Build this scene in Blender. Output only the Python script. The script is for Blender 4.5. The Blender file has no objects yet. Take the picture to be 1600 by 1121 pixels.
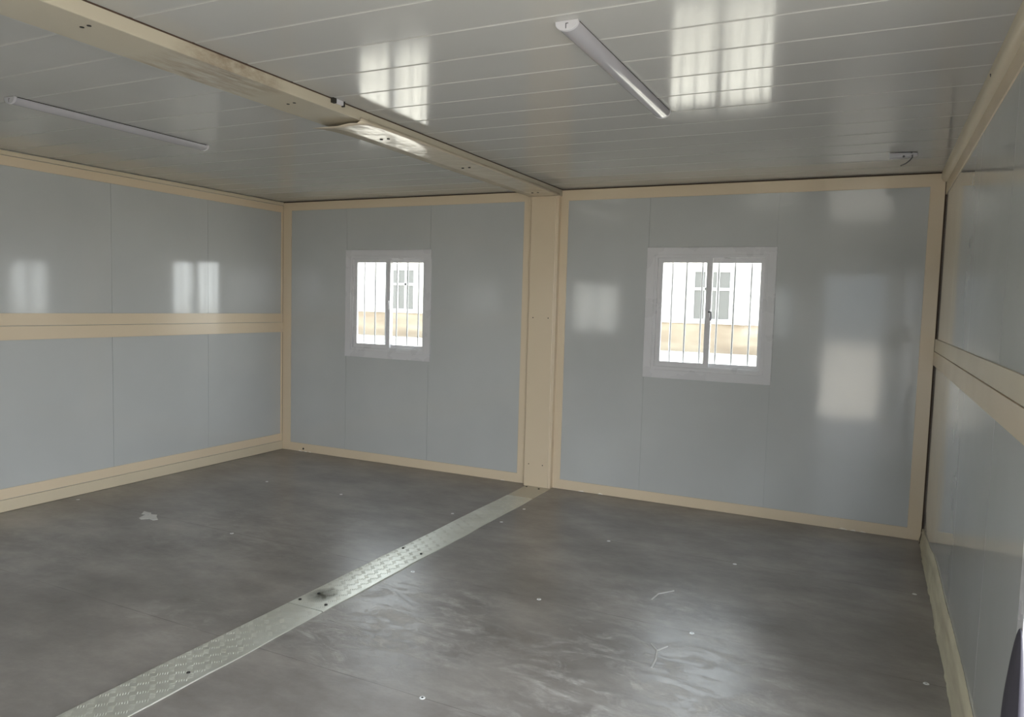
import bpy, math, random
from mathutils import Vector, Matrix
random.seed(7)
sc = bpy.context.scene
col = sc.collection

# ------------------------------------------------------------------ camera
CAM = Vector((1.8526, -5.3916, 1.4563))
R_RIGHT = Vector((0.89772495, 0.43968848, 0.02763975))
R_UP = Vector((-0.05718435, 0.05408788, 0.99689741))
R_FWD = Vector((-0.43682933, 0.89652024, -0.07369934))
cd = bpy.data.cameras.new('camera')
cam = bpy.data.objects.new('camera', cd); col.objects.link(cam)
m = Matrix((R_RIGHT, R_UP, -R_FWD)).transposed().to_4x4()
m.translation = CAM
cam.matrix_world = m
cd.sensor_width = 36.0
cd.lens = 36.0 * 1157.7 / 1600.0
cd.clip_start = 0.02
cd.clip_end = 500
sc.camera = cam

# ------------------------------------------------------------------ world, sun, exposure
SKY = 5.8
world = bpy.data.worlds.new('bright_overcast_sky'); sc.world = world
world.use_nodes = True
nt = world.node_tree; nt.nodes.clear()
wo = nt.nodes.new('ShaderNodeOutputWorld'); bg = nt.nodes.new('ShaderNodeBackground')
tc = nt.nodes.new('ShaderNodeTexCoord'); sp = nt.nodes.new('ShaderNodeSeparateXYZ')
mr = nt.nodes.new('ShaderNodeMapRange'); mr.inputs['From Min'].default_value = 0.0; mr.inputs['From Max'].default_value = 0.7
rp = nt.nodes.new('ShaderNodeValToRGB')
rp.color_ramp.elements[0].color = (0.95, 0.98, 1.0, 1); rp.color_ramp.elements[1].color = (0.80, 0.90, 1.0, 1)
nt.links.new(tc.outputs['Generated'], sp.inputs[0]); nt.links.new(sp.outputs['Z'], mr.inputs['Value'])
nt.links.new(mr.outputs[0], rp.inputs[0]); nt.links.new(rp.outputs[0], bg.inputs['Color'])
bg.inputs['Strength'].default_value = SKY
nt.links.new(bg.outputs[0], wo.inputs['Surface'])

sd = bpy.data.lights.new('sun', 'SUN'); sun = bpy.data.objects.new('sun', sd); col.objects.link(sun)
sd.energy = 17.0; sd.angle = math.radians(1.5); sd.color = (1.0, 0.965, 0.92)
sun_dir = Vector((0.80, 0.0, -0.80)).normalized()          # the way the light travels
sun.rotation_euler = sun_dir.to_track_quat('-Z', 'Y').to_euler()

sc.view_settings.view_transform = 'Standard'
sc.view_settings.look = 'None'
sc.view_settings.exposure = 0.93
sc.view_settings.gamma = 1.0
sc.view_settings.use_curve_mapping = False
cy = sc.cycles
cy.max_bounces = 16; cy.diffuse_bounces = 10; cy.glossy_bounces = 8; cy.transparent_max_bounces = 16
cy.sample_clamp_indirect = 12.0
cy.caustics_reflective = True

# room
XL, XR, L, H = -3.217, 2.209, 5.80, 2.350
def portal(name, loc, sx, sy, direction):
    d = bpy.data.lights.new(name, 'AREA'); d.shape = 'RECTANGLE'; d.size = sx; d.size_y = sy
    d.energy = 1.0; d.cycles.is_portal = True
    o = bpy.data.objects.new(name, d); col.objects.link(o)
    o.location = loc; o.rotation_euler = Vector(direction).to_track_quat('-Z', 'Z').to_euler()
    return o
WZ0, WZ1 = 0.940, 1.897
BACK_WIN = [(-2.468, -1.560), (0.315, 1.226)]
FRONT_WIN = [(-2.62, -1.712), (-0.02, 0.89)]
DOORF = (1.17, 2.00)
DOORS = (-5.70, -3.345)            # side door opening along y in the right wall
for a, b in BACK_WIN:
    portal('window_portal', ((a+b)/2, 0.11, 1.42), 0.80, 0.80, (0, -1, 0))
for a, b in FRONT_WIN:
    portal('window_portal', ((a+b)/2, -L-0.11, 1.42), 0.80, 0.80, (0, 1, 0))
portal('door_portal', ((DOORF[0]+DOORF[1])/2, -L-0.09, 1.02), 0.86, 2.0, (0, 1, 0))
portal('door_portal', (XR+0.09, (DOORS[0]+DOORS[1])/2, 1.02), DOORS[1]-DOORS[0], 2.0, (-1, 0, 0))

# ------------------------------------------------------------------ mesh helper
class MB:
    def __init__(s): s.v = []; s.f = []
    def add(s, vs, fs):
        n = len(s.v); s.v += [tuple(v) for v in vs]; s.f += [tuple(i+n for i in f) for f in fs]; return s
    def box(s, x0, x1, y0, y1, z0, z1):
        vs = [(x, y, z) for z in (z0, z1) for y in (y0, y1) for x in (x0, x1)]
        return s.add(vs, [(0, 2, 3, 1), (4, 5, 7, 6), (0, 1, 5, 4), (2, 6, 7, 3), (0, 4, 6, 2), (1, 3, 7, 5)])
    def prism(s, prof, axis, a, b, closed=True):
        """prof = list of 2D points in the plane perpendicular to axis, extruded from a to b"""
        def P(q, t):
            if axis == 'x': return (t, q[0], q[1])
            if axis == 'y': return (q[0], t, q[1])
            return (q[0], q[1], t)
        n = len(prof)
        vs = [P(q, a) for q in prof] + [P(q, b) for q in prof]
        fs = [(i, (i+1) % n, n+(i+1) % n, n+i) for i in range(n if closed else n-1)]
        if closed: fs += [tuple(range(n-1, -1, -1)), tuple(range(n, 2*n))]
        return s.add(vs, fs)
    def cyl(s, p0, p1, r, n=12, r1=None):
        p0, p1 = Vector(p0), Vector(p1); d = (p1-p0).normalized()
        u = d.orthogonal().normalized(); w = d.cross(u); r1 = r if r1 is None else r1
        vs = [p0+(u*math.cos(2*math.pi*i/n)+w*math.sin(2*math.pi*i/n))*r for i in range(n)]
        vs += [p1+(u*math.cos(2*math.pi*i/n)+w*math.sin(2*math.pi*i/n))*r1 for i in range(n)]
        fs = [(i, (i+1) % n, n+(i+1) % n, n+i) for i in range(n)] + [tuple(range(n-1, -1, -1)), tuple(range(n, 2*n))]
        return s.add(vs, fs)
    def tube(s, pts, r, n=8):
        pts = [Vector(p) for p in pts]; rings = []
        u = None
        for i, p in enumerate(pts):
            d = (pts[min(i+1, len(pts)-1)]-pts[max(i-1, 0)]).normalized()
            u = d.orthogonal().normalized() if u is None else (u-d*u.dot(d)).normalized()
            w = d.cross(u)
            rings.append([p+(u*math.cos(2*math.pi*k/n)+w*math.sin(2*math.pi*k/n))*r for k in range(n)])
        vs = [q for rg in rings for q in rg]; fs = []
        for i in range(len(pts)-1):
            for k in range(n):
                fs.append((i*n+k, i*n+(k+1) % n, (i+1)*n+(k+1) % n, (i+1)*n+k))
        fs += [tuple(range(n-1, -1, -1)), tuple(range((len(pts)-1)*n, len(pts)*n))]
        return s.add(vs, fs)
    def ring(s, plane, c0, c1, o, i):
        """rectangular ring. plane 'y': c=(y0,y1), o/i=(x0,x1,z0,z1); plane 'x': o/i=(y0,y1,z0,z1); mitred corners"""
        def P(a, b, c): return (a, c, b) if plane == 'y' else (c, a, b)
        vs = []
        for c in (c0, c1):
            for r in (o, i):
                vs += [P(r[0], r[2], c), P(r[1], r[2], c), P(r[1], r[3], c), P(r[0], r[3], c)]
        fs = []
        for k in range(4):
            j = (k+1) % 4
            fs += [(k, j, 4+j, 4+k), (8+k, 12+k, 12+j, 8+j), (k, 8+k, 8+j, j), (4+k, 4+j, 12+j, 12+k)]
        return s.add(vs, fs)
    def build(s, name, mat, parent=None, bevel=0.0, smooth=False, segs=2):
        me = bpy.data.meshes.new(name); me.from_pydata(s.v, [], s.f); me.update()
        import bmesh
        bm = bmesh.new(); bm.from_mesh(me); bmesh.ops.recalc_face_normals(bm, faces=bm.faces); bm.to_mesh(me); bm.free()
        me.materials.append(mat)
        o = bpy.data.objects.new(name, me); col.objects.link(o)
        if smooth:
            for p in me.polygons: p.use_smooth = True
            try: me.set_sharp_from_angle(angle=math.radians(38))
            except Exception: pass
        if bevel:
            b = o.modifiers.new('bevel', 'BEVEL'); b.width = bevel; b.segments = segs; b.limit_method = 'ANGLE'; b.angle_limit = math.radians(40)
        if parent is not None:
            o.parent = parent
            if parent.type == 'EMPTY': o.matrix_parent_inverse = Matrix.Translation(-parent.location) if parent.location.length else Matrix()
        return o
def tag(o, label=None, cat=None, group=None, kind=None):
    if label: o['label'] = label
    if cat: o['category'] = cat
    if group: o['group'] = group
    if kind: o['kind'] = kind
    return o
def empty(name, loc=(0, 0, 0)):
    o = bpy.data.objects.new(name, None); col.objects.link(o); o.location = loc; o.empty_display_size = 0.1; return o

# ------------------------------------------------------------------ materials
def mat(name, color, rough=0.4, metal=0.0, ior=1.5, coat=0.0, coat_rough=0.05):
    m = bpy.data.materials.new(name); m.use_nodes = True
    b = m.node_tree.nodes['Principled BSDF']
    b.inputs['Base Color'].default_value = (*color, 1); b.inputs['Roughness'].default_value = rough
    b.inputs['Metallic'].default_value = metal; b.inputs['IOR'].default_value = ior
    b.inputs['Coat Weight'].default_value = coat; b.inputs['Coat Roughness'].default_value = coat_rough
    return m
def N(m, t, **kw):
    n = m.node_tree.nodes.new('ShaderNode'+t)
    for k, v in kw.items():
        if hasattr(n, k): setattr(n, k, v)
        else: n.inputs[k].default_value = v
    return n
def LK(m, a, b): m.node_tree.links.new(a, b)
def B(m): return m.node_tree.nodes['Principled BSDF']
def pos(m, scale=(1, 1, 1)):
    g = N(m, 'NewGeometry'); mp = N(m, 'Mapping'); LK(m, g.outputs['Position'], mp.inputs['Vector'])
    mp.inputs['Scale'].default_value = scale; return mp.outputs[0]
def noise(m, scale, vec, detail=4, rough=0.5):
    n = N(m, 'TexNoise'); n.inputs['Scale'].default_value = scale; n.inputs['Detail'].default_value = detail
    n.inputs['Roughness'].default_value = rough; LK(m, vec, n.inputs['Vector']); return n.outputs['Fac']
def ramp(m, fac, stops):
    r = N(m, 'ValToRGB'); LK(m, fac, r.inputs[0]); e = r.color_ramp.elements
    while len(e) < len(stops): e.new(0.5)
    for k, (p, c) in enumerate(stops):
        e[k].position = p; e[k].color = (*c, 1) if len(c) == 3 else c
    return r.outputs[0]
def math_(m, op, a, b=None, clamp=False):
    n = N(m, 'Math', operation=op); n.use_clamp = clamp
    for k, x in enumerate((a, b)):
        if x is None: continue
        if isinstance(x, (int, float)): n.inputs[k].default_value = x
        else: LK(m, x, n.inputs[k])
    return n.outputs[0]
def mixc(m, fac, a, b):
    n = N(m, 'Mix', data_type='RGBA')
    if isinstance(fac, (int, float)): n.inputs[0].default_value = fac
    else: LK(m, fac, n.inputs[0])
    for k, x in ((6, a), (7, b)):
        if isinstance(x, tuple): n.inputs[k].default_value = (*x, 1)
        else: LK(m, x, n.inputs[k])
    return n.outputs[2]
def bump(m, h, dist, strength=1.0):
    n = N(m, 'Bump'); n.inputs['Distance'].default_value = dist; n.inputs['Strength'].default_value = strength
    LK(m, h, n.inputs['Height']); LK(m, n.outputs[0], B(m).inputs['Normal']); return n

def panel_mat(name, color, rough, wav=(3.0, 0.0006), ior=1.5):
    m = mat(name, color, rough, ior=ior)
    v = pos(m)
    c = ramp(m, noise(m, 1.3, v, 3), [(0.3, tuple(x*0.96 for x in color)), (0.7, tuple(min(1, x*1.04) for x in color))])
    LK(m, c, B(m).inputs['Base Color'])
    r = ramp(m, noise(m, 5.0, v, 5), [(0.3, (rough*0.85,)*3), (0.75, (rough*1.25,)*3)])
    LK(m, r, B(m).inputs['Roughness'])
    bump(m, noise(m, wav[0], v, 2), wav[1])
    return m
M = {}
M['panel'] = panel_mat('wall_panel_paint', (0.49, 0.50, 0.492), 0.085, (2.2, 0.0008), 1.58)
M['ceil'] = panel_mat('ceiling_panel_paint', (0.47, 0.465, 0.445), 0.112, (2.0, 0.0003), 1.33)
def beige_mat(name, color, stain=False):
    m = mat(name, color, 0.28)
    v = pos(m)
    c = mixc(m, 0.5, color, color)
    if stain:
        g = N(m, 'NewGeometry'); s = N(m, 'SeparateXYZ'); LK(m, g.outputs['Position'], s.inputs[0])
        dy = math_(m, 'DIVIDE', math_(m, 'ADD', s.outputs['Y'], 3.28), 0.30)
        d = math_(m, 'SUBTRACT', 1.0, math_(m, 'MULTIPLY', dy, dy), clamp=True)
        nz = noise(m, 1.0, pos(m, (30, 5, 10)), 6, 0.7)
        fx = math_(m, 'MULTIPLY', d, math_(m, 'MULTIPLY', math_(m, 'SUBTRACT', nz, 0.40), 4.0, clamp=True), clamp=True)
        c = mixc(m, math_(m, 'MULTIPLY', fx, 0.75), c, (0.17, 0.11, 0.07))
    LK(m, c, B(m).inputs['Base Color'])
    r = ramp(m, noise(m, 3.0, v, 2), [(0.3, (0.21,)*3), (0.75, (0.25,)*3)])
    LK(m, r, B(m).inputs['Roughness'])
    return m
M['beige'] = beige_mat('beige_frame_paint', (0.70, 0.58, 0.42))
M['beige_beam'] = beige_mat('beige_beam_paint_with_rust', (0.50, 0.45, 0.355), True)
M['beige_base'] = beige_mat('beige_base_rail_paint', (0.63, 0.545, 0.40))
M['cover'] = panel_mat('beam_cover_sheet_paint', (0.62, 0.54, 0.42), 0.17, (9.0, 0.004))
M['gap'] = mat('dark_brown_sealant_gap', (0.06, 0.035, 0.022), 0.8)
M['white'] = panel_mat('white_window_plastic', (0.65, 0.64, 0.65), 0.28, (20, 0.0003))
M['whitelamp'] = mat('white_lamp_plastic', (0.58, 0.57, 0.60), 0.30)
M['diffuser'] = mat('glossy_lamp_diffuser', (0.43, 0.42, 0.45), 0.10, ior=1.5)
M['dark'] = mat('dark_hole', (0.02, 0.018, 0.015), 0.7)
M['bar'] = mat('galvanised_bar', (0.40, 0.40, 0.40), 0.45, 0.2)
M['lock'] = mat('grey_window_lock', (0.16, 0.16, 0.17), 0.35, 0.6)
M['screw'] = mat('zinc_screw_head', (0.80, 0.80, 0.80), 0.35, 0.3)
M['greycable'] = mat('grey_cable', (0.10, 0.10, 0.11), 0.5)
M['dkgrey'] = mat('dark_grey_plastic', (0.10, 0.10, 0.11), 0.5)

# glass: thin clear pane
g = bpy.data.materials.new('clear_glass'); g.use_nodes = True; g.node_tree.nodes.clear()
_o = N(g, 'OutputMaterial'); _t = N(g, 'BsdfTransparent'); _g = N(g, 'BsdfGlossy'); _m = N(g, 'MixShader'); _f = N(g, 'Fresnel')
_t.inputs[0].default_value = (0.86, 0.87, 0.86, 1); _g.inputs['Roughness'].default_value = 0.02; 
_bf = N(g, 'NewGeometry'); _mr = N(g, 'MapRange'); _mr.inputs['To Min'].default_value = 1.45; _mr.inputs['To Max'].default_value = 1/1.45
LK(g, _bf.outputs['Backfacing'], _mr.inputs['Value']); LK(g, _mr.outputs[0], _f.inputs[0])
LK(g, _f.outputs[0], _m.inputs[0]); LK(g, _t.outputs[0], _m.inputs[1]); LK(g, _g.outputs[0], _m.inputs[2]); LK(g, _m.outputs[0], _o.inputs[0])
M['glass'] = g

# floor: dark brown film faced board, dusty, with board seams
fm = mat('dark_film_faced_floor_board', (0.1, 0.09, 0.085), 0.25); M['floor'] = fm
gp = N(fm, 'NewGeometry'); sx = N(fm, 'SeparateXYZ'); LK(fm, gp.outputs['Position'], sx.inputs[0])
X, Y = sx.outputs['X'], sx.outputs['Y']
base = ramp(fm, noise(fm, 1.6, pos(fm, (1.0, 1.6, 1.0)), 8, 0.68), [(0.28, (0.135, 0.120, 0.110)), (0.5, (0.225, 0.205, 0.188)), (0.72, (0.34, 0.315, 0.285))])
# each board row a shade of its own
rowv = N(fm, 'TexWhiteNoise', noise_dimensions='1D')
LK(fm, math_(fm, 'FLOOR', math_(fm, 'DIVIDE', Y, 1.053)), rowv.inputs['W'])
base = mixc(fm, math_(fm, 'MULTIPLY', rowv.outputs['Value'], 0.30), base, (0.20, 0.155, 0.145))
def blob(cx, cy_, rx, ry):
    a = math_(fm, 'DIVIDE', math_(fm, 'SUBTRACT', X, cx), rx); b = math_(fm, 'DIVIDE', math_(fm, 'SUBTRACT', Y, cy_), ry)
    d = math_(fm, 'ADD', math_(fm, 'MULTIPLY', a, a), math_(fm, 'MULTIPLY', b, b))
    return math_(fm, 'SUBTRACT', 1.0, d, clamp=True)
bl = blob(-0.02, -2.65, 0.62, 0.62)
for q in [(1.15, -2.75, 0.75, 0.9), (-1.75, -2.0, 1.1, 0.8), (-0.9, -3.1, 0.35, 0.3), (1.0, -1.9, 0.6, 0.5), (-2.4, -2.8, 0.8, 0.6)]:
    bl = math_(fm, 'MAXIMUM', bl, math_(fm, 'MULTIPLY', blob(*q), 0.9 if q[1] < -2.5 and q[0] > 0 else 0.45))
wv = N(fm, 'Mapping'); LK(fm, gp.outputs['Position'], wv.inputs['Vector']); wv.inputs['Scale'].default_value = (3.0, 6.0, 1); wv.inputs['Rotation'].default_value = (0, 0, 0.5)
n1 = N(fm, 'TexNoise'); n1.inputs['Scale'].default_value = 1.6; n1.inputs['Detail'].default_value = 9; n1.inputs['Roughness'].default_value = 0.62; n1.inputs['Distortion'].default_value = 1.3
LK(fm, wv.outputs[0], n1.inputs['Vector'])
streak = math_(fm, 'MULTIPLY', math_(fm, 'SUBTRACT', n1.outputs['Fac'], 0.46), 4.5, clamp=True)
dust = math_(fm, 'MULTIPLY', streak, math_(fm, 'ADD', math_(fm, 'MULTIPLY', bl, 1.2), 0.04), clamp=True)
n2 = noise(fm, 14.0, pos(fm, (1.0, 1.7, 1)), 7, 0.7)
dust = math_(fm, 'MULTIPLY', dust, math_(fm, 'ADD', 0.35, math_(fm, 'MULTIPLY', math_(fm, 'SUBTRACT', n2, 0.40), 4.5, clamp=True)), clamp=True)
colr = mixc(fm, math_(fm, 'MULTIPLY', dust, 0.72), base, (0.52, 0.495, 0.46))
# seams between board rows
fr = math_(fm, 'FRACT', math_(fm, 'DIVIDE', math_(fm, 'ADD', Y, 10.53), 1.053))
ds = math_(fm, 'MINIMUM', fr, math_(fm, 'SUBTRACT', 1.0, fr))
seam = math_(fm, 'LESS_THAN', ds, 0.0016)
colr = mixc(fm, math_(fm, 'MULTIPLY', math_(fm, 'MULTIPLY', seam, math_(fm, 'MULTIPLY', math_(fm, 'SUBTRACT', noise(fm, 3.0, pos(fm), 3), 0.36), 5.0, clamp=True)), 0.75), colr, (0.06, 0.042, 0.038))
LK(fm, colr, B(fm).inputs['Base Color'])
rg = math_(fm, 'ADD', 0.245, math_(fm, 'MULTIPLY', dust, 0.30))
rg = math_(fm, 'ADD', rg, math_(fm, 'MULTIPLY', noise(fm, 2.2, pos(fm), 5), 0.12))
LK(fm, rg, B(fm).inputs['Roughness'])
bh = math_(fm, 'ADD', math_(fm, 'MULTIPLY', noise(fm, 7.0, pos(fm), 6, 0.6), 1.0), math_(fm, 'MULTIPLY', dust, 0.5))
bump(fm, math_(fm, 'SUBTRACT', bh, math_(fm, 'MULTIPLY', seam, 1.0)), 0.0016)

# tread plate metal
tm = mat('dusty_aluminium_tread_plate', (0.5, 0.5, 0.46), 0.36, 0.75); M['tread'] = tm
c = ramp(tm, noise(tm, 6.0, pos(tm), 6, 0.6), [(0.3, (0.66, 0.655, 0.58)), (0.7, (0.78, 0.78, 0.71))])
g2 = N(tm, 'NewGeometry'); s2 = N(tm, 'SeparateXYZ'); LK(tm, g2.outputs['Position'], s2.inputs[0])
def tblob(cx, cy_, rx, ry):
    a = math_(tm, 'DIVIDE', math_(tm, 'SUBTRACT', s2.outputs['X'], cx), rx); b = math_(tm, 'DIVIDE', math_(tm, 'SUBTRACT', s2.outputs['Y'], cy_), ry)
    return math_(tm, 'SUBTRACT', 1.0, math_(tm, 'ADD', math_(tm, 'MULTIPLY', a, a), math_(tm, 'MULTIPLY', b, b)), clamp=True)
dirt = math_(tm, 'MULTIPLY', tblob(-0.50, -2.60, 0.08, 0.10), math_(tm, 'MULTIPLY', noise(tm, 22, pos(tm), 5), 1.6), clamp=True)
c = mixc(tm, dirt, c, (0.09, 0.085, 0.06))
LK(tm, c, B(tm).inputs['Base Color'])
LK(tm, math_(tm, 'ADD', 0.28, math_(tm, 'MULTIPLY', noise(tm, 9, pos(tm), 5), 0.26)), B(tm).inputs['Roughness'])
bump(tm, noise(tm, 30, pos(tm), 4), 0.0015)
M['tread_beige'] = beige_mat('beige_painted_sill_plate', (0.50, 0.45, 0.35))

# foam sealant on the right base
M['foam'] = mat('yellowed_foam_sealant', (0.62, 0.57, 0.38), 0.45)
LK(M['foam'], ramp(M['foam'], noise(M['foam'], 1.0, pos(M['foam'], (8, 3, 22)), 5), [(0.3, (0.52, 0.46, 0.33)), (0.7, (0.68, 0.63, 0.46))]), B(M['foam']).inputs['Base Color'])

# ------------------------------------------------------------------ the setting
T = 0.055
# floor
fl = MB().box(XL-T, XR+T, -L-T, T, -0.06, 0.0).build('floor', M['floor'])
tag(fl, 'dark brown scuffed board floor with dusty smears', 'floor', kind='structure')

# ceiling: narrow panels running across the room with shallow grooves
P = 0.2475
prof = []
k = 0; y = 0.02
ys = []
while True:
    yc = -0.003 - P*k
    if yc < -L: break
    ys.append(yc); k += 1
prof = [(T, H)]
for yc in ys[1:]:
    prof += [(yc+0.0070, H), (yc+0.0050, H+0.0022), (yc-0.0035, H+0.0040), (yc-0.0060, H+0.0012), (yc-0.0075, H)]
prof += [(-L-T, H), (-L-T, H+0.07), (T, H+0.07)]
ce = MB().prism(prof, 'x', XL-T, XR+T).build('ceiling', M['ceil'])
tag(ce, 'glossy pale grey ceiling of narrow grooved metal panels', 'ceiling', kind='structure')

def wall_y(name, y0, y1, yface, seams, holes, zt=H+0.0, label=''):
    """wall in plane y. panels as boxes separated by hairline gaps over a backing slab, with rectangular holes"""
    mb = MB()
    xs = sorted(set([XL-T, XR+T] + [h[0] for h in holes] + [h[1] for h in holes]))
    def cells(xa, xb, ya, yb):
        cuts = sorted(set([xa, xb] + [c for h in holes for c in h[:2] if xa < c < xb]))
        for a, b in zip(cuts, cuts[1:]):
            mid = (a+b)/2; zs = [(0.0, zt)]
            for h in holes:
                if h[0] < mid < h[1]: zs = [(p, q) for (p, q) in ((0.0, h[2]), (h[3], zt)) if q-p > 1e-4]
            for p, q in zs: mb.box(a, b, ya, yb, p, q)
    lo, hi = min(y0, y1), max(y0, y1)
    # backing
    s = 1 if y1 > y0 else -1
    cells(XL-T, XR+T, *(sorted((y0+s*0.004, y1))))
    edges = [XL-T] + seams + [XR+T]
    for a, b in zip(edges, edges[1:]):
        cells(a+0.0011, b-0.0011, *(sorted((y0, y0+s*0.0035))))
    o = mb.build(name, M['panel']); tag(o, label, 'wall', kind='structure'); return o
bw = [(a+0.03, b-0.03, WZ0+0.03, WZ1-0.03) for a, b in BACK_WIN]
wall_y('wall_back', 0.004, 0.004+T, 0, [-2.462, -1.577, -0.5, 0.322, 1.221], bw, label='pale grey glossy back wall with two barred windows')
fw = [(a+0.03, b-0.03, WZ0+0.03, WZ1-0.03) for a, b in FRONT_WIN] + [(DOORF[0], DOORF[1], 0.0, 2.02)]
wall_y('wall_front', -L, -L-T, 0, [-2.61, -1.725, -0.9, 0.0, 0.88], fw, label='pale grey front wall with the open entrance')

def wall_x(name, x0, s, holes, label):
    mb = MB()
    def cells(ya, yb, xa, xb, za, zb):
        cuts = sorted(set([ya, yb] + [c for h in holes for c in h[:2] if ya < c < yb]))
        for a, b in zip(cuts, cuts[1:]):
            mid = (a+b)/2; zs = [(za, zb)]
            for h in holes:
                if h[0] < mid < h[1]: zs = [(max(h[3], za), zb)] if zb > h[3] else []
            for p, q in zs:
                if q-p > 1e-4: mb.box(xa, xb, a, b, p, q)
    cells(-L-T, T+0.004, *sorted((x0+s*0.004, x0+s*T)), 0.0, H)
    e = [0.0] + [-0.880*k for k in range(1, 7)] + [-L]
    for b, a in zip(e, e[1:]):
        for za, zb in ((0.0, 1.18), (1.22, H)):
            cells(a+0.0011, b-0.0011, *sorted((x0, x0+s*0.0035)), za, zb)
    o = mb.build(name, M['panel']); tag(o, label, 'wall', kind='structure'); return o
wall_x('wall_left', XL, -1, [], 'pale grey folding side wall with a beige band at mid height, far side')
wall_x('wall_right', XR, 1, [(DOORS[0], DOORS[1], 0.0, 2.02)], 'pale grey folding side wall beside the camera')

# back wall frames (beige), left bay and right bay
FZ0, FZ1 = 0.0, 2.342
def frame_ring(name, o, i, label):
    ob = MB().ring('y', -0.004, 0.0035, o, i).build(name, M['beige'], bevel=0.0015)
    tag(ob, label, 'frame', kind='structure'); return ob
frame_ring('trim_1', (XL+0.006, -0.60, 0.001, FZ1), (-3.112, -0.700, 0.079, 2.268), 'beige frame around the left bay of the back wall')
frame_ring('trim_2', (-0.40, 2.200, 0.001, FZ1), (-0.322, 2.118, 0.076, 2.262), 'beige frame around the right bay of the back wall')
t1 = bpy.data.objects['trim_1']; t2 = bpy.data.objects['trim_2']
MB().add([(-2.962, -0.0046, 0.022), (-2.944, -0.0046, 0.020), (-2.936, -0.0046, 0.030), (-2.948, -0.0046, 0.042), (-2.956, -0.0046, 0.034)], [(0, 1, 2, 3, 4)]).build('dark_chip', M['dark'], t1)
M['chip'] = mat('bare_cream_primer', (0.85, 0.78, 0.68), 0.5)
for par, xs_ in ((t1, (-2.985, -2.92, -2.87, -0.83)), (t2, (-0.14, 0.02, 1.74, 1.80, 1.86))):
    for cx_ in xs_:
        w_ = random.uniform(0.018, 0.04)
        MB().add([(cx_-w_, -0.0046, 0.002), (cx_+w_, -0.0046, 0.002), (cx_+w_*0.6, -0.0046, random.uniform(0.006, 0.012)), (cx_-w_*0.3, -0.0046, random.uniform(0.007, 0.014))], [(0, 1, 2, 3)]).build('paint_chip', M['chip'], par)
gp_ = MB().box(XL, XR, 0.0005, 0.0038, FZ1-0.004, H).box(2.196, XR, 0.0005, 0.0038, 0, H).box(XL, XL+0.008, 0.0005, 0.0038, 0, H).build('trim_3', M['gap'])
tag(gp_, 'dark brown gap line around the back wall frames', 'gap', kind='structure')

# pillar between the bays
mb = MB().prism([(-0.612, 0.003), (-0.612, -0.058), (-0.405, -0.058), (-0.405, -0.050), (-0.384, -0.050), (-0.384, 0.003)], 'z', 0.0, 2.30)
pil = mb.build('pillar', M['beige'], bevel=0.003)
tag(pil, 'beige steel pillar between the two bays of the back wall', 'pillar', kind='structure')
for (hx, hz) in [(-0.572, 1.352), (-0.442, 1.352), (-0.572, 0.182), (-0.452, 0.182)]:
    MB().cyl((hx, -0.0575, hz), (hx, -0.0590, hz), 0.0045, 10).build('screw', M['dark'], pil)

# ceiling beam
BZ = 2.298
mb = MB().box(-0.612, -0.378, -L, 0.003, BZ, H+0.002)
beam = mb.build('ceiling_beam', M['beige_beam'], bevel=0.004)
tag(beam, 'long beige ceiling beam with a rust stain and lapped cover sheet', 'beam', kind='structure')
# dark gap line above the beam on the right
MB().box(-0.380, -0.3765, -L, 0.0, H-0.0055, H+0.001).build('gap_line', M['gap'], beam)
# cover sheet lapped on the far half of the beam, its near end drooping
nS = 40; vs = []; fs = []
for i in range(nS+1):
    t = i/nS; yy = -2.52 + t*(2.52-0.065)
    dr = 0.022*math.exp(-t*26)
    for j, xx in enumerate([-0.630, -0.56, -0.49, -0.42, -0.384, -0.372, -0.370]):
        yo = -0.03*(j/6.0)*0 + (0.035*(1-j/6.0)*(1-t)**20)
        zz = BZ-0.004-dr*(1.0 if j < 3 else 0.5 if j < 5 else 0.0)+0.0015*math.sin(9*t+j)
        if j == 6: zz = BZ+0.012
        vs.append((xx, yy-yo, zz))
for i in range(nS):
    for j in range(6): fs.append((i*7+j, i*7+j+1, (i+1)*7+j+1, (i+1)*7+j))
cv = MB().add(vs, fs).build('cover_sheet', M['cover'], beam, smooth=True)
so = cv.modifiers.new('s', 'SOLIDIFY'); so.thickness = 0.0015; so.offset = 1
cv['label'] = 'cream cover sheet lapped under the far half of the beam'
for (hx, hy) in [(-0.512, -2.165), (-0.468, -2.165), (-0.512, -1.315), (-0.462, -1.32), (-0.515, -0.262), (-0.465, -0.27)]:
    MB().cyl((hx, hy, BZ-0.003), (hx, hy, BZ-0.0085), 0.008, 12).build('screw', M['dark'], beam)
for (hx, hy) in [(-0.498, -2.865), (-0.458, -2.87), (-0.47, -3.82), (-0.435, -3.82)]:
    MB().cyl((hx, hy, BZ+0.001), (hx, hy, BZ-0.0015), 0.007, 12).build('screw', M['dark'], beam)
# paint drip at the lap
MB().tube([(-0.3765, -2.44, 2.330), (-0.3755, -2.45, 2.318), (-0.3755, -2.43, 2.302)], 0.0022).build('paint_drip', M['cover'], beam)
# clip at the top of the beam
cl = empty('cable_clip', (-0.37, -2.69, H))
tag(cl, 'small white clip with dark slots at the top edge of the ceiling beam', 'clip')
MB().box(-0.3775, -0.364, -2.705, -2.655, H-0.020, H-0.0005).build('body', M['whitelamp'], cl, bevel=0.002)
MB().box(-0.3780, -0.3625, -2.728, -2.706, H-0.022, H-0.0005).build('slot', M['dark'], cl)
MB().box(-0.3780, -0.3625, -2.654, -2.647, H-0.024, H-0.0005).build('slot', M['dark'], cl)

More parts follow.
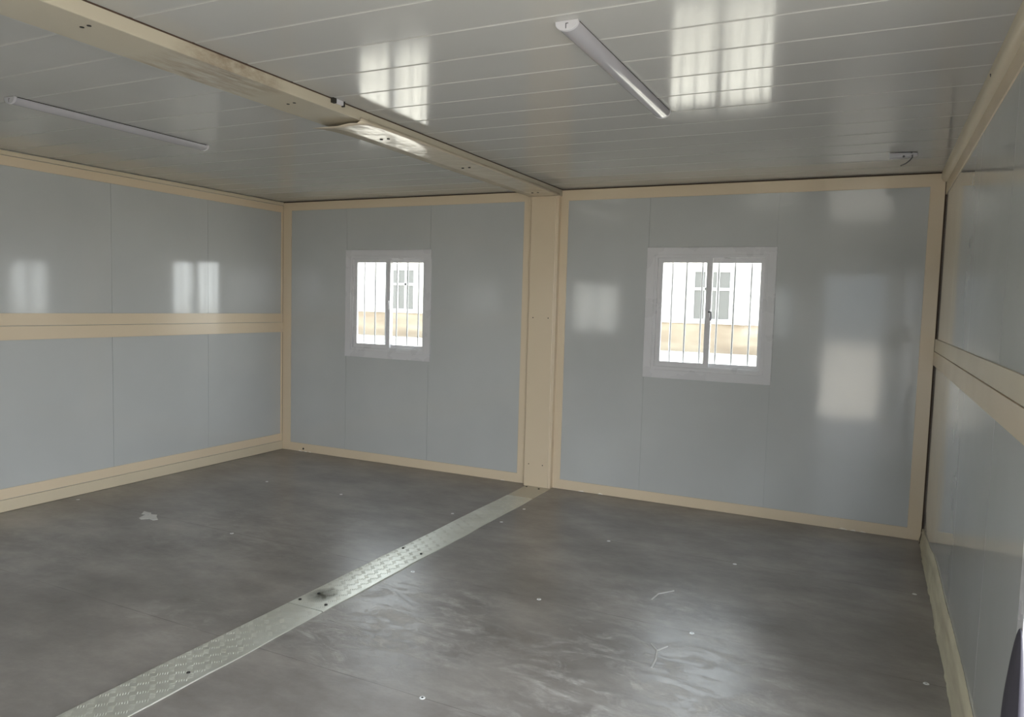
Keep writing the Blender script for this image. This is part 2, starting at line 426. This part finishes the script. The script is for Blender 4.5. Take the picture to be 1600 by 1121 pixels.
# left wall trims
def xbox(name, x, y0, y1, z0, z1, mt, label, th=0.008, bev=0.0015, cat='rail'):
    s = 1 if x < 0 else -1
    a, b = sorted((x-s*0.002, x+s*th))
    o = MB().box(a, b, y0, y1, z0, z1).build(name, mt, bevel=bev); tag(o, label, cat, kind='structure'); return o
xbox('baseboard_left', XL, -L, -0.006, 0.001, 0.080, M['beige_base'], 'cream base rail along the foot of the far side wall', 0.014, 0.003, 'baseboard')
xbox('trim_4', XL, -L, -0.006, 0.083, 0.153, M['beige'], 'beige strip just above the cream base rail', 0.008)
xbox('trim_5', XL, -L, -0.006, 1.222, 1.304, M['beige'], 'upper beige strip of the fold band on the far side wall', 0.008)
xbox('trim_6', XL, -L, -0.006, 1.128, 1.219, M['beige'], 'lower beige strip of the fold band on the far side wall', 0.010)
xbox('trim_7', XL, -L, -0.006, 2.252, 2.314, M['beige'], 'beige strip under the ceiling of the far side wall', 0.008)
xbox('trim_8', XL, -L, -0.006, 2.317, 2.346, M['beige_base'], 'narrow cream rail right under the ceiling, far side wall', 0.016, 0.003)
xbox('trim_9', XL, -0.026, -0.006, 0.001, 2.314, M['beige'], 'thin beige corner strip beside the left bay', 0.006)
for z in (0.0815, 1.2205, 2.3155):
    pass
# right wall trims
xbox('trim_10', XR, -L, -0.010, 1.232, 1.308, M['beige_base'], 'upper strip of the fold band on the near side wall', 0.008)
xbox('trim_11', XR, -L, -0.010, 1.142, 1.229, M['beige'], 'lower beige strip of the fold band on the near side wall', 0.010)
xbox('trim_12', XR, -L, -0.010, 2.210, 2.285, M['beige'], 'beige strip under the ceiling of the near side wall', 0.006)
pr = [(XR+0.002, 2.283)] + [(XR-0.004-0.030*math.sin(a), 2.287+0.030-0.030*math.cos(a)) for a in [i*math.pi/2/6 for i in range(7)]] + [(XR-0.034, 2.349), (XR+0.002, 2.349)]
o = MB().prism(pr, 'y', -L, -0.010).build('trim_13', M['beige_base'], smooth=True); tag(o, 'rounded cream rail in the corner of ceiling and near side wall', 'rail', kind='structure')
MB().cyl((XR-0.028, -2.2, 2.322), (XR-0.0355, -2.2, 2.320), 0.006, 10).build('screw', M['dark'], o)
# base of the right wall: rail with an irregular band of sealant over it
xbox('baseboard_right', XR, DOORS[1]+0.06, -0.006, 0.001, 0.075, M['beige_base'], 'cream base rail along the foot of the near side wall', 0.007, 0.002, 'baseboard')
vs = []; fs = []; nY = 150; nZ = 8
rnd = random.Random(3)
for i in range(nY+1):
    t = i/nY; yy = -0.012 - t*(3.25)
    top = 0.085 + 0.10*min(1, t*3) + 0.006*math.sin(yy*5) + 0.003*math.sin(yy*13+1) + rnd.uniform(-.002, .002)
    foot = 0.003*math.sin(yy*11)+0.002*math.sin(yy*37)+rnd.uniform(-.002, .002)
    for j in range(nZ+1):
        s = j/nZ; zz = 0.002 + (top-0.002)*s
        dx = 0.012 + 0.010*(1-s)**2 + 0.0018*math.sin(yy*7+s*9) + max(0, foot)*(1-s) if j < nZ else 0.001
        vs.append((XR-dx, yy, zz))
for i in range(nY):
    for j in range(nZ): fs.append((i*(nZ+1)+j, i*(nZ+1)+j+1, (i+1)*(nZ+1)+j+1, (i+1)*(nZ+1)+j))
o = MB().add(vs, fs).build('trim_14', M['foam'], smooth=True)
tag(o, 'ragged yellowed sealant smeared along the foot of the near side wall', 'sealant', kind='structure')
o = MB().tube([(2.202, -0.012, 0.20), (2.199, -0.03, 0.13), (2.196, -0.07, 0.07), (2.186, -0.10, 0.008)], 0.0022).build('thin_wire', M['gap'])
tag(o, 'thin dark wire hanging in the bottom corner beside the near side wall', 'wire')

# ------------------------------------------------------------------ floor details
SCREWS = [(-2.377, -2.152+.03), (-1.623, -2.123), (-1.654, -1.045), (-2.390, -1.045), (-0.689, -1.045), (-0.307, -2.108), (0.438, -2.108),
          (0.444, -1.056), (1.210, -1.078), (1.194, -2.114), (0.436, -3.159), (2.117, -2.108), (2.120, -1.061), (-0.313, -0.682), (-3.10, -2.12), (1.2, -3.16), (-0.31, -1.045)]
for (x_, y_) in SCREWS:
    r_ = 0.0125
    MB().cyl((x_, y_, -0.001), (x_, y_, 0.0016), r_, 16, r_*0.8).build('screw_washer', M['screw'], fl)
    if y_ < -2: MB().cyl((x_, y_, 0.001), (x_, y_, 0.0022), r_*0.35, 10).build('screw_slot', M['dark'] if x_ == 0.436 else M['bar'], fl)
def splash(name, pts, mt, z=0.0012, parent=fl):
    n = len(pts); vs = [(x_, y_, -0.001) for x_, y_ in pts] + [(x_, y_, z) for x_, y_ in pts]
    return MB().add(vs, [tuple(range(n)), tuple(range(n, 2*n))] + [(i, (i+1) % n, n+(i+1) % n, n+i) for i in range(n)]).build(name, mt, parent)
M['splash'] = mat('dried_white_plaster', (0.62, 0.60, 0.57), 0.7)
splash('plaster_spot', [(-2.47, -2.08), (-2.43, -2.13), (-2.40, -2.12), (-2.365, -2.20), (-2.33, -2.21), (-2.30, -2.175), (-2.25, -2.185), (-2.235, -2.16), (-2.30, -2.12), (-2.33, -2.09), (-2.37, -2.105), (-2.40, -2.08)], M['splash'], 0.002)
M['smear'] = mat('pale_smear', (0.46, 0.45, 0.43), 0.6)
# branching pale drip marks on the near floor
for pts, r_ in [([(1.12, -2.52, 0), (1.115, -2.44, 0), (1.10, -2.36, 0), (1.13, -2.30, 0)], 0.006), ([(1.10, -2.36, 0), (1.06, -2.31, 0)], 0.005), ([(0.93, -1.83, 0), (0.94, -1.74, 0), (1.0, -1.66, 0)], 0.006)]:
    MB().tube(pts, r_*0.75, 6).build('drip_mark', M['smear'], fl)

# aluminium threshold: two tread plates end to end on the floor, a plain painted piece at the pillar
def tread_plate(name, x0, x1, y0, y1, label, mt, ribs=True):
    root = empty(name, ((x0+x1)/2, (y0+y1)/2, 0.0))
    tag(root, label, 'floor plate', 'plates of the floor strip')
    n = max(2, int((y1-y0)/0.05)); vs = []; fs = []
    # sheet with a gently uneven right edge
    for i in range(n+1):
        yy = y0+(y1-y0)*i/n; e = 0.0022*math.sin(yy*7.3)+0.0016*math.sin(yy*17)
        zt = 0.0055+0.0012*math.sin(yy*5)
        prf = [(x0+e*0.4, 0.0005), (x0+0.001+e*0.4, zt-0.002), (x0+0.012, zt), ((x0+x1)/2, zt), (x1-0.012, zt), (x1-0.001+e, zt-0.001), (x1+e, 0.0005)]
        vs += [(a, yy, b) for a, b in prf]
    for i in range(n):
        for j in range(6): fs.append((i*7+j, i*7+j+1, (i+1)*7+j+1, (i+1)*7+j))
        fs.append((i*7+6, i*7, (i+1)*7, (i+1)*7+6))
    fs += [tuple(range(6, -1, -1)), tuple(n*7+j for j in range(7))]
    mb = MB().add(vs, fs)
    if ribs:
        P_ = 0.052; row = 0; yy = y0+0.03
        while yy < y1-0.02:
            cols_ = int((x1-x0-0.02)/P_)
            for c_ in range(cols_+1):
                cx = x0+0.018+c_*P_ ; 
                if cx > x1-0.012: continue
                ang = math.radians(45 if (row+c_) % 2 == 0 else -45)
                d = Vector((math.cos(ang), math.sin(ang), 0)); nn = Vector((-d.y, d.x, 0))
                for q in range(-2, 3):
                    ctr = Vector((cx, yy, 0.0055+0.0012*math.sin(yy*5)-0.0001))+nn*(q*0.0088)
                    if not (x0+0.008 < ctr.x < x1-0.008): continue
                    hl, hw, hh = 0.0115, 0.0022, 0.0010
                    a0, a1 = ctr-d*hl, ctr+d*hl
                    b0, b1 = ctr-d*hl*0.72, ctr+d*hl*0.72
                    up = Vector((0, 0, hh))
                    mb.add([a0, ctr-nn*hw-d*hl*.5, ctr-nn*hw+d*hl*.5, a1, ctr+nn*hw+d*hl*.5, ctr+nn*hw-d*hl*.5, b0+up, b1+up],
                           [(0, 1, 6), (1, 2, 7, 6), (2, 3, 7), (3, 4, 7), (4, 5, 6, 7), (5, 0, 6)])
            yy += P_/2*1.6; row += 1
    mb.build('sheet', mt, root, smooth=True)
    return root
SX0, SX1 = -0.588, -0.372
pa = tread_plate('floor_plate', SX0, SX1, -2.750, -0.405, 'bright ribbed aluminium plate of the floor strip between pillar and the cracked joint', M['tread'])
pb = tread_plate('floor_plate', SX0, SX1, -5.78, -2.757, 'dull ribbed aluminium plate of the floor strip nearest the entrance', M['tread'])
pc = tread_plate('floor_plate', SX0, SX1, -0.403, -0.062, 'plain beige end piece of the floor strip at the foot of the pillar', M['tread_beige'], ribs=False)
for root, pts in ((pa, [(-0.560, -1.83), (-0.415, -1.86), (-0.56, -2.70), (-0.41, -2.69), (-0.53, -2.60)]), (pc, [(-0.565, -0.10), (-0.45, -0.12)]), (pb, [(-0.44, -3.45)])):
    for (x_, y_) in pts:
        MB().cyl((x_, y_, 0.004), (x_, y_, 0.0088), 0.0075, 12).build('screw', M['dark'], root)

# ------------------------------------------------------------------ windows
def window(name, x0, x1, yf, s, label, lock_dark=True, bars=(), door=False):
    """casing outer x0..x1, WZ0..WZ1; yf the wall face; s=+1 when outside is +y"""
    z0, z1 = WZ0, WZ1
    root = empty(name, ((x0+x1)/2, yf, z0)); tag(root, label, 'window', kind='structure')
    Y_ = lambda d: yf + s*d
    MB().ring('y', Y_(-0.012), Y_(0.004), (x0, x1, z0, z1), (x0+0.060, x1-0.055, z0+0.062, z1-0.055)).build('casing', M['white'], root, bevel=0.002)
    fx0, fx1, fz0, fz1 = x0+0.056, x1-0.051, z0+0.058, z1-0.051
    MB().ring('y', Y_(-0.005), Y_(0.070), (fx0, fx1, fz0, fz1), (fx0+0.026, fx1-0.026, fz0+0.028, fz1-0.024)).build('frame', M['white'], root, bevel=0.002)
    ix0, ix1, iz0, iz1 = fx0+0.026, fx1-0.026, fz0+0.028, fz1-0.024
    xm = x0 + 0.457
    # inner sash on the left, outer sash on the right
    sa = MB().ring('y', Y_(0.006), Y_(0.030), (ix0, xm+0.020, iz0, iz1), (ix0+0.037, xm-0.020, iz0+0.038, iz1-0.034)).build('sash', M['white'], root, bevel=0.002)
    MB().box(ix0+0.035, xm-0.018, *sorted((Y_(0.0165), Y_(0.0195))), iz0+0.036, iz1-0.032).build('glass', M['glass'], sa)
    sb = MB().ring('y', Y_(0.036), Y_(0.060), (xm-0.022, ix1, iz0, iz1), (xm+0.016, ix1-0.030, iz0+0.038, iz1-0.034)).build('sash', M['white'], root, bevel=0.002)
    MB().box(xm+0.014, ix1-0.028, *sorted((Y_(0.0465), Y_(0.0495))), iz0+0.036, iz1-0.032).build('glass', M['glass'], sb)
    MB().box(xm+0.020, ix1, *sorted((Y_(0.004), Y_(0.034))), iz0, iz0+0.012).build('track', M['white'], root, bevel=0.001)
    # crescent latch on the meeting stile
    zc = 1.425
    lk = MB().box(xm-0.014, xm+0.016, *sorted((Y_(-0.008), Y_(0.006))), zc-0.030, zc+0.030)
    lp = [Vector((xm+0.008, Y_(-0.010), zc+0.012)), Vector((xm+0.026, Y_(-0.020), zc+0.010)), Vector((xm+0.031, Y_(-0.024), zc-0.015)), Vector((xm+0.027, Y_(-0.024), zc-0.050))]
    l1 = lk.build('latch_plate', M['white'], root, bevel=0.002)
    MB().tube(lp, 0.0065, 8).build('latch', M['lock'] if lock_dark else M['white'], root, smooth=True)
    for bx in bars:
        MB().cyl((bx, Y_(0.085), z0+0.095), (bx, Y_(0.085), z1-0.03), 0.0068, 10).build('security_bar', M['bar'], root, smooth=True)
    if bars:
        MB().box(bars[0]-0.12, bars[-1]+0.10, *sorted((Y_(0.079), Y_(0.091))), z0+0.085, z0+0.097).box(bars[0]-0.12, bars[-1]+0.10, *sorted((Y_(0.079), Y_(0.091))), z1-0.03, z1-0.015).build('bar_rail', M['bar'], root)
    return root
window('window_1', BACK_WIN[0][0], BACK_WIN[0][1], 0.004, 1, 'smaller looking white sliding window with security bars in the left bay', False, (-2.325, -2.205, -2.090, -1.972, -1.858, -1.742))
window('window_2', BACK_WIN[1][0], BACK_WIN[1][1], 0.004, 1, 'white sliding window with security bars and grey latch in the right bay', True, (0.487, 0.592, 0.707, 0.822, 0.937, 1.052))
window('window_3', FRONT_WIN[0][0], FRONT_WIN[0][1], -L, -1, 'white sliding window in the front wall behind the camera', True)
window('window_4', FRONT_WIN[1][0], FRONT_WIN[1][1], -L, -1, 'white sliding window in the front wall near the entrance', True)
# door surrounds (both doorways stand open)
o = MB()
for a, b, c_, d in ((DOORF[0], DOORF[0]+0.045, 0.0, 2.02), (DOORF[1]-0.045, DOORF[1], 0.0, 2.02), (DOORF[0]+0.045, DOORF[1]-0.045, 1.975, 2.02)):
    o.box(a, b, -L-0.07, -L+0.010, c_, d)
tag(o.build('door_1', M['white'], bevel=0.002), 'white door surround of the open entrance in the front wall', 'door', kind='structure')
o = MB()
for a, b, c_, d in ((DOORS[0], DOORS[0]+0.05, 0.0, 2.02), (DOORS[1]-0.01, DOORS[1]+0.062, 0.0, 2.07), (DOORS[0]+0.05, DOORS[1]-0.01, 1.97, 2.07)):
    o.box(XR-0.006, XR+0.075, a, b, c_, d)
d2 = o.build('door_2', M['white'], bevel=0.002)
tag(d2, 'white surround of the open side doorway at the edge of the near wall', 'door', kind='structure')

# ------------------------------------------------------------------ lamps
def batten(x, y0, y1, label):
    root = empty('tube_lamp', (x, (y0+y1)/2, H)); tag(root, label, 'ceiling lamp', 'slim ceiling tube lamps')
    w, d = 0.0375, 0.030
    pr = [(x-w, H), (x-w, H-0.004)] + [(x-w*math.cos(a), H-0.004-(d-0.004)*math.sin(a)**0.9) for a in [i*math.pi/14 for i in range(1, 14)]] + [(x+w, H-0.004), (x+w, H)]
    MB().prism([(x-w*0.8, H), (x-w*0.8, H-0.006), (x+w*0.8, H-0.006), (x+w*0.8, H)], 'y', y0+0.01, y1-0.01).build('base', M['whitelamp'], root)
    MB().prism([(a, b-0.0035) if b > H-0.004 else (a, b) for a, b in pr], 'y', y0+0.012, y1-0.012).build('diffuser', M['diffuser'], root, smooth=True)
    MB().box(x+w*0.82, x+w*0.985, y0+0.02, y1-0.02, H-0.0042, H).build('gap_shadow_strip', M['dark'], root)  # dark strip standing in for the shadow along the lamp's right edge
    for ya, yb in ((y0, y0+0.012), (y1-0.012, y1)):
        c_ = MB().prism([(x+(a-x)*1.03, H-(H-b)*1.04) for a, b in pr], 'y', ya, yb).build('end_cap', M['whitelamp'], root, bevel=0.001)
        if ya == y0:
            MB().box(x-0.003, x-0.0005, ya-0.0006, ya+0.001, H-0.024, H-0.008).box(x-0.003, x+0.006, ya-0.0006, ya+0.001, H-0.010, H-0.0075).build('cord_slot', M['dkgrey'], c_)
    return root
batten(0.928, -3.170, -1.995, 'white half-round tube lamp on the ceiling of the right bay')
batten(-1.815, -3.270, -2.150, 'faint slim tube lamp on the ceiling left of the beam')

# junction box with a cable stub on the ceiling
jb = empty('junction_box', (1.94, -0.70, H)); tag(jb, 'small white junction box with a cable stub on the ceiling near the corner', 'junction box')
MB().add([(1.872, -0.745, H-0.006), (2.012, -0.705, H-0.004), (2.012, -0.660, H-0.004), (1.872, -0.690, H-0.006), (1.872, -0.745, H-0.036), (2.012, -0.705, H-0.014), (2.012, -0.665, H-0.018), (1.872, -0.695, H-0.036)],
         [(0, 1, 2, 3), (4, 7, 6, 5), (0, 4, 5, 1), (1, 5, 6, 2), (2, 6, 7, 3), (3, 7, 4, 0)]).build('body', M['whitelamp'], jb, bevel=0.002)
MB().box(1.90, 1.985, -0.715, -0.685, H-0.008, H).build('mount', M['dkgrey'], jb)
MB().tube([(1.985, -0.712, H-0.018), (1.985, -0.728, H-0.034), (1.972, -0.735, H-0.052), (1.955, -0.735, H-0.066), (1.930, -0.730, H-0.076)], 0.0035).build('cable', M['greycable'], jb, smooth=True)
MB().cyl((1.943, -0.726, H-0.026), (1.943, -0.733, H-0.026), 0.006, 10).build('knockout', M['dkgrey'], jb)

# dark jacket hanging on the side doorway
jm = mat('dark_purple_grey_cloth', (0.035, 0.031, 0.04), 0.9)
vs = []; fs = []; n = 18; rows = 16
for i in range(rows+1):
    t = i/rows; zz = 0.735 - t*0.70
    rr = 0.008+0.042*min(1, t*3.5)**0.7 + 0.016*t
    for k in range(n):
        a = 2*math.pi*k/n; f = 1+0.16*math.sin(3*a+t*2)+0.07*math.sin(7*a-t*5)
        vs.append((XR-0.010-0.36*rr*f*math.cos(a)*1.0, -3.352+rr*f*math.sin(a)*1.25, zz+0.006*math.sin(5*a)*t))
for i in range(rows):
    for k in range(n): fs.append((i*n+k, i*n+(k+1) % n, (i+1)*n+(k+1) % n, (i+1)*n+k))
fs += [tuple(range(n-1, -1, -1)), tuple(rows*n+k for k in range(n))]
jk = MB().add(vs, fs).build('jacket', jm, smooth=True)
sub = jk.modifiers.new('s', 'SUBSURF'); sub.levels = 1; sub.render_levels = 1
tag(jk, 'dark purple-grey cloth hanging at the edge of the side doorway', 'jacket')

# ------------------------------------------------------------------ outside
gm = mat('pale_concrete_yard', (0.50, 0.46, 0.40), 0.9)
LK(gm, ramp(gm, noise(gm, 0.6, pos(gm), 6), [(0.3, (0.295, 0.265, 0.22)), (0.7, (0.35, 0.325, 0.28))]), B(gm).inputs['Base Color'])
yard = MB().box(-60, 60, -60, 60, -0.35, -0.20).build('ground', gm); tag(yard, 'pale sunlit concrete yard outside', 'ground', kind='structure')
fwall = mat('white_render', (0.58, 0.545, 0.50), 0.9)
ochre = mat('ochre_plinth_render', (0.36, 0.27, 0.17), 0.9)
LK(ochre, ramp(ochre, noise(ochre, 1.0, pos(ochre, (0.5, 1, 2.2)), 5), [(0.35, (0.165, 0.128, 0.092)), (0.6, (0.23, 0.195, 0.145)), (0.8, (0.27, 0.235, 0.18))]), B(ochre).inputs['Base Color'])
wglass = mat('curtained_window_glass', (0.085, 0.085, 0.08), 0.3)
wframe = mat('white_window_frame_paint', (0.55, 0.55, 0.54), 0.5)
FY = 23.3
bd = empty('building', (-8, FY, -0.2)); tag(bd, 'white rendered building with ochre plinth across the yard', 'building')
MB().box(-45, 20, FY, FY+6, 0.92, 4.6).build('wall', fwall, bd)
MB().box(-45, 20, FY-0.04, FY+5.9, -0.20, 0.90).build('plinth', ochre, bd)
MB().box(-45, 20, FY-0.09, FY+0.02, 0.90, 0.95).build('ledge', wframe, bd)
MB().prism([(FY-0.5, 4.6), (FY-0.5, 4.75), (FY+3, 5.9), (FY+6.5, 4.75), (FY+6.5, 4.6)], 'x', -45.5, 20.5).build('roof', mat('grey_roof', (0.3, 0.3, 0.3), 0.8), bd)
def fwindow(x0, x1):
    z0, z1, zt = 1.08, 2.87, 2.22
    fr_ = MB().ring('y', FY-0.05, FY+0.02, (x0-0.05, x1+0.05, z0-0.05, z1+0.05), (x0, x1, z0, z1))
    w = (x1-x0)/3
    fr_.box(x0, x1, FY-0.05, FY+0.01, zt-0.05, zt+0.05)
    for k in (1, 2): fr_.box(x0+w*k-0.05, x0+w*k+0.05, FY-0.05, FY+0.01, z0, z1)
    f_ = fr_.build('window', wframe, bd)
    pn = MB().box(x0, x1, FY-0.012, FY-0.002, z0, z1).build('pane', wglass, f_)
    MB().box(x0-0.12, x1+0.12, FY-0.12, FY-0.0, z0-0.11, z0-0.05).build('sill', wframe, f_)
for x0 in (-32.5, -25.5, -18.55, -11.6, -4.42, 2.6, 9.5): fwindow(x0, x0+1.32)

# blue-grey block, added unseen to hide the sky from the doorway reflection
shm = mat('added_shed_blue_grey', (0.17, 0.19, 0.21), 0.6)
sh = empty('added_shed', (1.5, -44, -0.2)); tag(sh, 'tall blue-grey block added out of view to keep the doorway reflection dark', 'added_shed')
MB().box(-3, 6, -48, -40, -0.2, 8.5).build('body', shm, sh)
MB().prism([(-48.5, 8.5), (-39.5, 8.5), (-39.5, 8.8), (-44, 10.2), (-48.5, 8.8)], 'x', -3.4, 6.4).build('roof', shm, sh)
hs = empty('added_house', (-32, -40, -0.2)); tag(hs, 'long white block added out of view to brighten the front window reflections', 'added_house')  # white block, added unseen so the front windows reflect brighter
MB().box(-58, -4, -48, -41, -0.2, 6.0).build('wall', mat('bright_white_render', (0.80, 0.765, 0.72), 0.9), hs)
MB().prism([(-48.5, 6.0), (-40.5, 6.0), (-40.5, 6.2), (-44.5, 7.6), (-48.5, 6.2)], 'x', -58.5, -3.9).build('roof', shm, hs)
